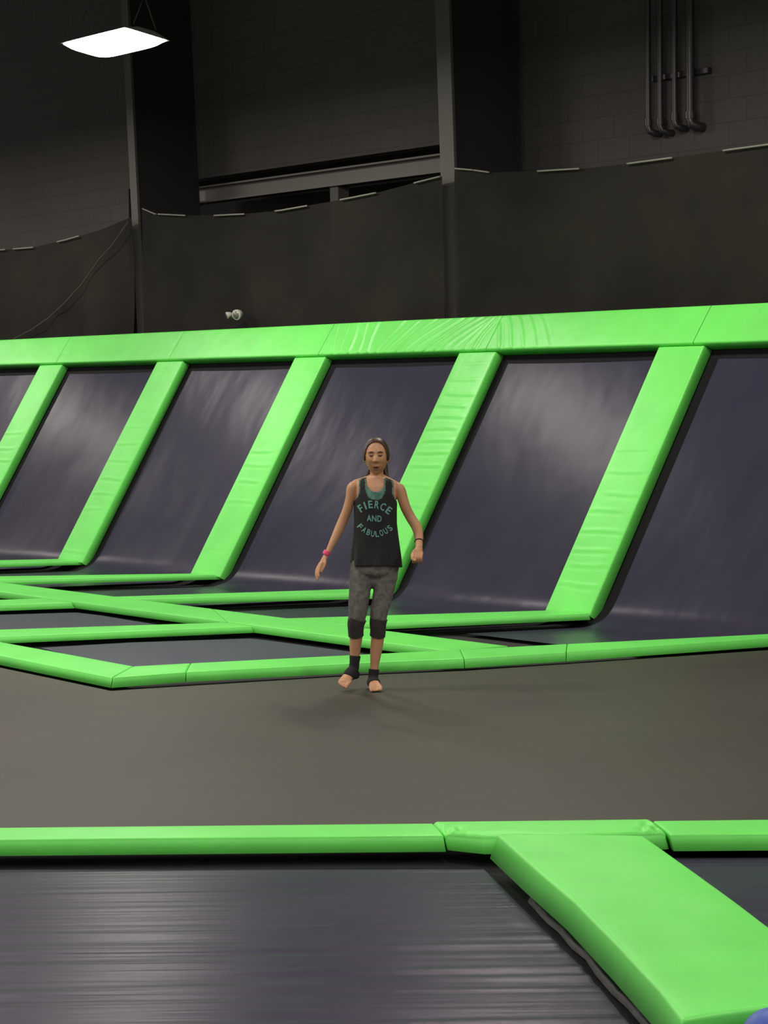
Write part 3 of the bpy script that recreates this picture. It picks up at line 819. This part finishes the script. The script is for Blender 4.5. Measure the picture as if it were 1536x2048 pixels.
# head
HC_ = G(753, 912, 0) + Vector((0, -.005, 0))
def sm(a, b, x): t = max(0, min(1, (x-a)/(b-a))); return t*t*(3-2*t)
def g2(x, z, cx, cz, sx, sz): return math.exp(-((x-cx)/sx)**2-((z-cz)/sz)**2)
def headpt(u, grow=0.0, feat=True):
    x, y, z = u
    low = sm(.05, -1.0, z)
    X = math.copysign(abs(x)**.88, x)*(.0725*(1-.27*low)+grow); Zz = z*((.103 if z > 0 else .114)+grow)
    fr = .088 if y < 0 else .094*(1-.62*sm(.1, -.7, z))
    Y = y*(fr+grow)
    if y < 0: Y = -(abs(y)**(.82+.15*low))*(fr+grow)*(1-.06*low)
    if feat and y < 0:
        q = abs(x)
        d = 0
        d += .019*math.exp(-(X/.0105)**2)*sm(.028, -.014, Zz)*sm(-.030, -.016, Zz)           # nose
        d += .007*g2(abs(X), Zz, .010, -.018, .007, .007)                                       # nostril wings
        d += .004*g2(abs(X), Zz, .026, .037, .018, .007)                                       # brow ridge
        d -= .011*g2(abs(X), Zz, .027, .020, .014, .011)                                       # eye sockets
        d += .005*g2(abs(X), Zz, .027, .016, .0085, .0065)                                      # closed lids
        d += .004*g2(abs(X), Zz, .036, -.014, .017, .016)                                      # cheeks
        d += .006*g2(X, Zz, 0, -.050, .020, .007) + .006*g2(X, Zz, 0, -.065, .016, .006) - .004*g2(X, Zz, 0, -.058, .018, .003)
        d += .007*g2(X, Zz, 0, -.100, .017, .013) - .003*g2(X, Zz, 0, -.080, .018, .005)       # chin
        Y -= d
    return Vector((X, Y, Zz))
yaw = Matrix.Rotation(math.radians(-3), 3, 'Z') @ Matrix.Rotation(math.radians(6), 3, 'X')
def headmesh(grow, pred=None, feat=True, nu=120, nv=90):
    V = []; Fc = []; K = []
    for i in range(nv+1):
        a = math.pi*(i+.001)/(nv+.002)
        for j in range(nu):
            b = 2*math.pi*j/nu; u = (math.sin(a)*math.cos(b), math.sin(a)*math.sin(b), math.cos(a))
            p = headpt(u, grow, feat); V.append(HC_ + yaw @ p); K.append(p)
    for i in range(nv):
        for j in range(nu):
            q = (i*nu+j, i*nu+(j+1) % nu, (i+1)*nu+(j+1) % nu, (i+1)*nu+j)
            if pred is None or all(pred(K[k]) for k in q): Fc.append(q)
    return V, Fc
v, f = headmesh(0); f = list(f) + [tuple(range(120)), tuple(range(90*120, 91*120))]
parts.append((v, f))
for sx in (-1, 1):
    c = HC_ + yaw @ Vector((sx*.072, .008, -.012)); v, f = uvs(c, .008, .018, .028, 16, 10); parts.append(([Vector(q) for q in v], f))
v, f = join(parts)
body = child('body', v, f, M_skin, girl); remesh(body, .0032, 3)
# hair
def hp(p):
    if p.y < .0:
        if (abs(p.x)/.0680)**2.4+(abs(p.z+.022)/.114)**2.4 < 1: return False
        if p.z < -.022: return False
    elif p.z < -.06 or (p.z < -.03 and p.y < .03): return False
    return True
v, f = headmesh(.007, hp, False)
hair = child('hair', v, f, M_hair, girl)
s_ = hair.modifiers.new('t', 'SOLIDIFY'); s_.thickness = .010; s_.offset = -1
v, f = join([limb([G(753, 905, .085), G(754, 925, .088), G(756, 948, .072), G(757, 968, .085), G(757, 985, .09)], [(.052, .03), (.060, .032), (.062, .028), (.050, .022), (.03, .012)]),
             limb([G(739, 940, .05), G(736.5, 951, .045), G(736, 960, .05)], [.014, .012, .006]), limb([G(769, 940, .05), G(773.5, 955, .04), G(775, 972, .02), G(775, 985, -.03)], [.015, .013, .010, .004])])
pony = child('ponytail', v, f, M_hair, girl); remesh(pony, .005, 2)
# face details
M_brow = plain('brow_brown', (.06, .025, .012), .7); M_eye_shade = plain('eye_shade_brown', (.10, .042, .02), .6); M_lip = plain('lip_rose', (.22, .07, .05), .45); M_mouth = plain('mouth_dark', (.06, .015, .012), .6)
def onface(X, Zz, lift=.0015):
    best = None                      # invert the head surface by sampling
    z = Zz/(.103 if Zz > 0 else .114); low = sm(.05, -1, z)
    x = math.copysign((abs(X)/(.0725*(1-.27*low)))**(1/.88), X); y = -math.sqrt(max(.0004, 1-x*x-z*z))
    p = headpt((x, y, z)); return HC_ + yaw @ (p + Vector((0, -lift, 0)))
def facestroke(name, pts, rad, mat, par):
    v, f = limb([onface(a, b, .0005) for a, b in pts], rad, (0, 0, 1), sub=5, nseg=10); return child(name, v, f, mat, par)
for sx in (-1, 1):
    facestroke('eyebrow', [(sx*.013, .0315), (sx*.026, .0365), (sx*.042, .029)], [.0022, .0030, .0016], M_brow, girl)
    facestroke('lid_and_socket_shade', [(sx*.015, .016), (sx*.027, .012), (sx*.039, .016)], [.0030, .0066, .0028], M_eye_shade, girl)  # dark lid crescent, thickened to paint in the shade of the eye socket
facestroke('upper_lip', [(-.018, -.056), (-.005, -.0515), (0, -.0525), (.005, -.0515), (.018, -.056)], [.0015, .0032, .003, .0032, .0015], M_lip, girl)
facestroke('mouth_opening', [(-.015, -.0575), (0, -.058), (.015, -.0575)], [.0015, .0050, .0015], M_mouth, girl)
facestroke('lower_lip', [(-.014, -.061), (0, -.0645), (.014, -.061)], [.0015, .0035, .0015], M_lip, girl)

# tank top and the top beneath it
def shell(name, T_, y0, y1, off_, keep, mat, par, ny=90, nt_=140, wav=0.0):
    V = []; K = []; Fc = []
    for i in range(ny+1):
        py = y0+(y1-y0)*i/ny
        for k in range(nt_):
            th = 2*math.pi*k/nt_; p, x = trunk_pt(T_, py, th, off_)
            lo = max(0, (py-1078)/50)
            p = p + Vector((math.sin(th), -math.cos(th), 0))*(.006*lo*math.sin(th*7+1)+.003*lo*math.sin(th*13)) + Vector((0, 0, wav*lo*math.sin(th*3+.6)))
            V.append(p); K.append((x, py, math.cos(th) > 0))
    for i in range(ny):
        for k in range(nt_):
            q = (i*nt_+k, i*nt_+(k+1) % nt_, (i+1)*nt_+(k+1) % nt_, (i+1)*nt_+k)
            if all(keep(*K[j]) for j in q): Fc.append(q)
    o_ = child(name, V, Fc, mat, par); s_ = o_.modifiers.new('t', 'SOLIDIFY'); s_.thickness = .003; s_.offset = 0
    return o_
def keep_shirt(x, py, front):
    dx = x-750.5
    if front:
        if (dx/19.5)**2+((py-974)/23.5)**2 < 1 or (py < 974 and abs(dx) < 19.5): return False
    elif py < 974 and abs(dx) < 16: return False
    xa = 32.5 if py < 983 else 32.5+11*((py-983)/20)**1.5
    return not (abs(x-752.3) > xa and py < 1003)
def keep_bra(x, py, front):
    dx = x-750.5
    if front:
        if (dx/17.5)**2+((py-962)/20)**2 < 1 or (py < 962 and abs(dx) < 17.5): return False
    elif py < 970 and abs(dx) < 15: return False
    xa = 35 if py < 985 else 35+8*((py-985)/22)
    return not (abs(x-752.3) > xa and py < 1004)
shirt = shell('tank_top', SHI, 955, 1130, .003, keep_shirt, M_shirt, girl, wav=.006)
under = shell('undershirt', TRI, 956, 1040, .0055, keep_bra, M_teal, girl, ny=70)
under['label'] = 'teal sports top showing at the neckline'
# lettering
fonts = []
def word(txt, size, place, name):
    dg = None; V = []; Fc = []
    xs = 0; glyphs = []
    for ch in txt:
        cu = bpy.data.curves.new('glyph', 'FONT'); cu.body = ch; cu.size = 1; cu.offset = .022; cu.resolution_u = 3
        ob = bpy.data.objects.new('glyph', cu); COL.objects.link(ob); bpy.context.view_layer.update()
        me = ob.evaluated_get(bpy.context.evaluated_depsgraph_get()).to_mesh()
        gv = [q.co.copy() for q in me.vertices]; gf_ = [tuple(p.vertices) for p in me.polygons]
        x0 = min(q.x for q in gv); x1 = max(q.x for q in gv)
        glyphs.append((gv, gf_, x0, x1)); ob.evaluated_get(bpy.context.evaluated_depsgraph_get()).to_mesh_clear()
        COL.objects.unlink(ob); bpy.data.objects.remove(ob); bpy.data.curves.remove(cu)
    n = len(glyphs)
    for i, (gv, gf_, x0, x1) in enumerate(glyphs):
        cx, cy_, ang, wid = place(i, n)
        k = size/.70; kx = wid/(x1-x0)
        base_ = len(V)
        for q in gv:
            lx = (q.x-(x0+x1)/2)*kx; ly = (q.y-.35)*k
            X = cx+lx*math.cos(ang)-(-ly)*math.sin(ang)*-1*-1 if False else cx+lx*math.cos(ang)+ly*math.sin(ang)
            Y = cy_+lx*math.sin(ang)-ly*math.cos(ang)
            _, ccx, hw, d = prof(SHI, Y)
            hw2 = hw+.003*343; s = max(-.98, min(.98, (X-ccx)/hw2)); th = math.asin(math.copysign(abs(s)**(1/.9), s))
            p, _x = trunk_pt(SHI, Y, th, .003); V.append(p+Vector((0, -.0035, 0)))
        Fc += [tuple(j+base_ for j in q) for q in gf_]
    o_ = child(name, V, Fc, M_print, shirt, False)
    s_ = o_.modifiers.new('t', 'SOLIDIFY'); s_.thickness = .0012; s_.offset = 0
    return o_
def arc_up(i, n):      # FIERCE, arched upward
    xs = [721.5, 730.5, 741, 754, 766, 777.5]; ys = [1017, 1010.8, 1007.6, 1007.6, 1011, 1018]; an = [-.62, -.38, -.12, .14, .40, .62]; ws = [8, 3.2, 8.5, 9, 9.5, 9]
    return xs[i], ys[i], an[i], ws[i]
def arc_dn(i, n):      # FABULOUS, arched downward
    t = -1+2*i/(n-1); return 750+29.5*t, 1066-13*abs(t)**1.8, -.80*t, 7.0
word('FIERCE', 14.5, arc_up, 'printed_word')
word('AND', 12, lambda i, n: ([738.5, 748.5, 759][i], 1035, 0, [9, 9, 8.5][i]), 'printed_word')
word('FABULOUS', 11.5, arc_dn, 'printed_word')

# leggings
pel = limb([G(750.5, 1118, .01), G(750, 1130, .01), G(749, 1146, .01), G(748.5, 1154, .01)], [(.132, .100), (.140, .104), (.137, .098), (.10, .07)])
v, f = join([pel, leg(LA, .005, 0, 7), leg(LB, .005, 0, 7)])
# trim to hem: tubes end with rounded caps inside the cuffs
legs_ = child('leggings', v, f, M_leg, girl); remesh(legs_, .0045, 3)
dp = bpy.data.textures.new('cloth_folds', 'CLOUDS'); dp.noise_scale = .035
dm = legs_.modifiers.new('folds', 'DISPLACE'); dm.texture = dp; dm.strength = .006; dm.mid_level = .5
for Lst, lab in ((LA, 0), (LB, 1)):
    seg = [(Lst[4][0], 1237, Lst[4][2], Lst[4][3]-1.0), Lst[5], Lst[6], (Lst[7][0], 1271, Lst[7][2], Lst[7][3]-.1)]
    v, f = limb([G(a, b, c) for a, b, c, r in seg], [(r*P_+.0085, r*P_*1.04+.0085) for a, b, c, r in seg], cap=False)
    o_ = child('legging_cuff', v, f, M_cuff, girl); wedges(o_, 50); o_['label'] = 'darker lower cuff below the knee'
# ankle wraps
wa = [G(710.3, 1311, .012), G(709, 1325, .01), ha+up_*.0, ha+fd*.04-up_*.006, ha+fd*.062-up_*.014]
v, f = limb(wa, [(.034, .034), (.030, .030), (.031, .033), (.036, .034), (.037, .030)], tuple(s1), cap=False)
v2, f2 = limb([ha-fd*.012-up_*.05, ha-up_*.03+fd*.01, ha+fd*.045-up_*.016], [(.029, .029), (.032, .034), (.036, .031)], tuple(s1))
v, f = join([(v, f), (v2, f2)]); o_ = child('ankle_wrap', v, f, M_wrap, girl); remesh(o_, .004, 2)
wb = [G(748, 1338, .016), G(747, 1349, .014), hb, base+fdir*.03+Vector((0, 0, .045)), base+fdir*.058+Vector((0, 0, .037))]
v, f = limb(wb, [(.0325, .033), (.030, .031), (.031, .033), (.036, .033), (.0385, .030)], tuple(s2), cap=False)
v2, f2 = limb([base-fdir*.045+Vector((0, 0, .030)), base+Vector((0, 0, .034)), base+fdir*.05+Vector((0, 0, .036))], [(.029, .029), (.032, .032), (.037, .031)], tuple(s2))
v, f = join([(v, f), (v2, f2)]); o_ = child('ankle_wrap', v, f, M_wrap, girl); remesh(o_, .004, 2)
# wrist bands
def band(name, c, d, r, h, mat, side=(1, 0, 0)):
    d = d.normalized(); v, f = limb([c-d*h/2, c, c+d*h/2], [r, (r[0]*1.04, r[1]*1.04), r], side, sub=3, cap=False); o_ = child(name, v, f, mat, girl); wedges(o_, 40); return o_
band('wristband', G(653, 1106, -.043), G(650, 1113, -.045)-G(655, 1104, -.04), (.0205, .0205), .024, M_pink)['label'] = 'bright pink wristband'
band('bracelet', G(838, 1083, -.083), G(838, 1094, -.115)-G(837.5, 1073, -.05), (.0262, .0250), .005, M_wrap)['label'] = 'thin dark bracelet'
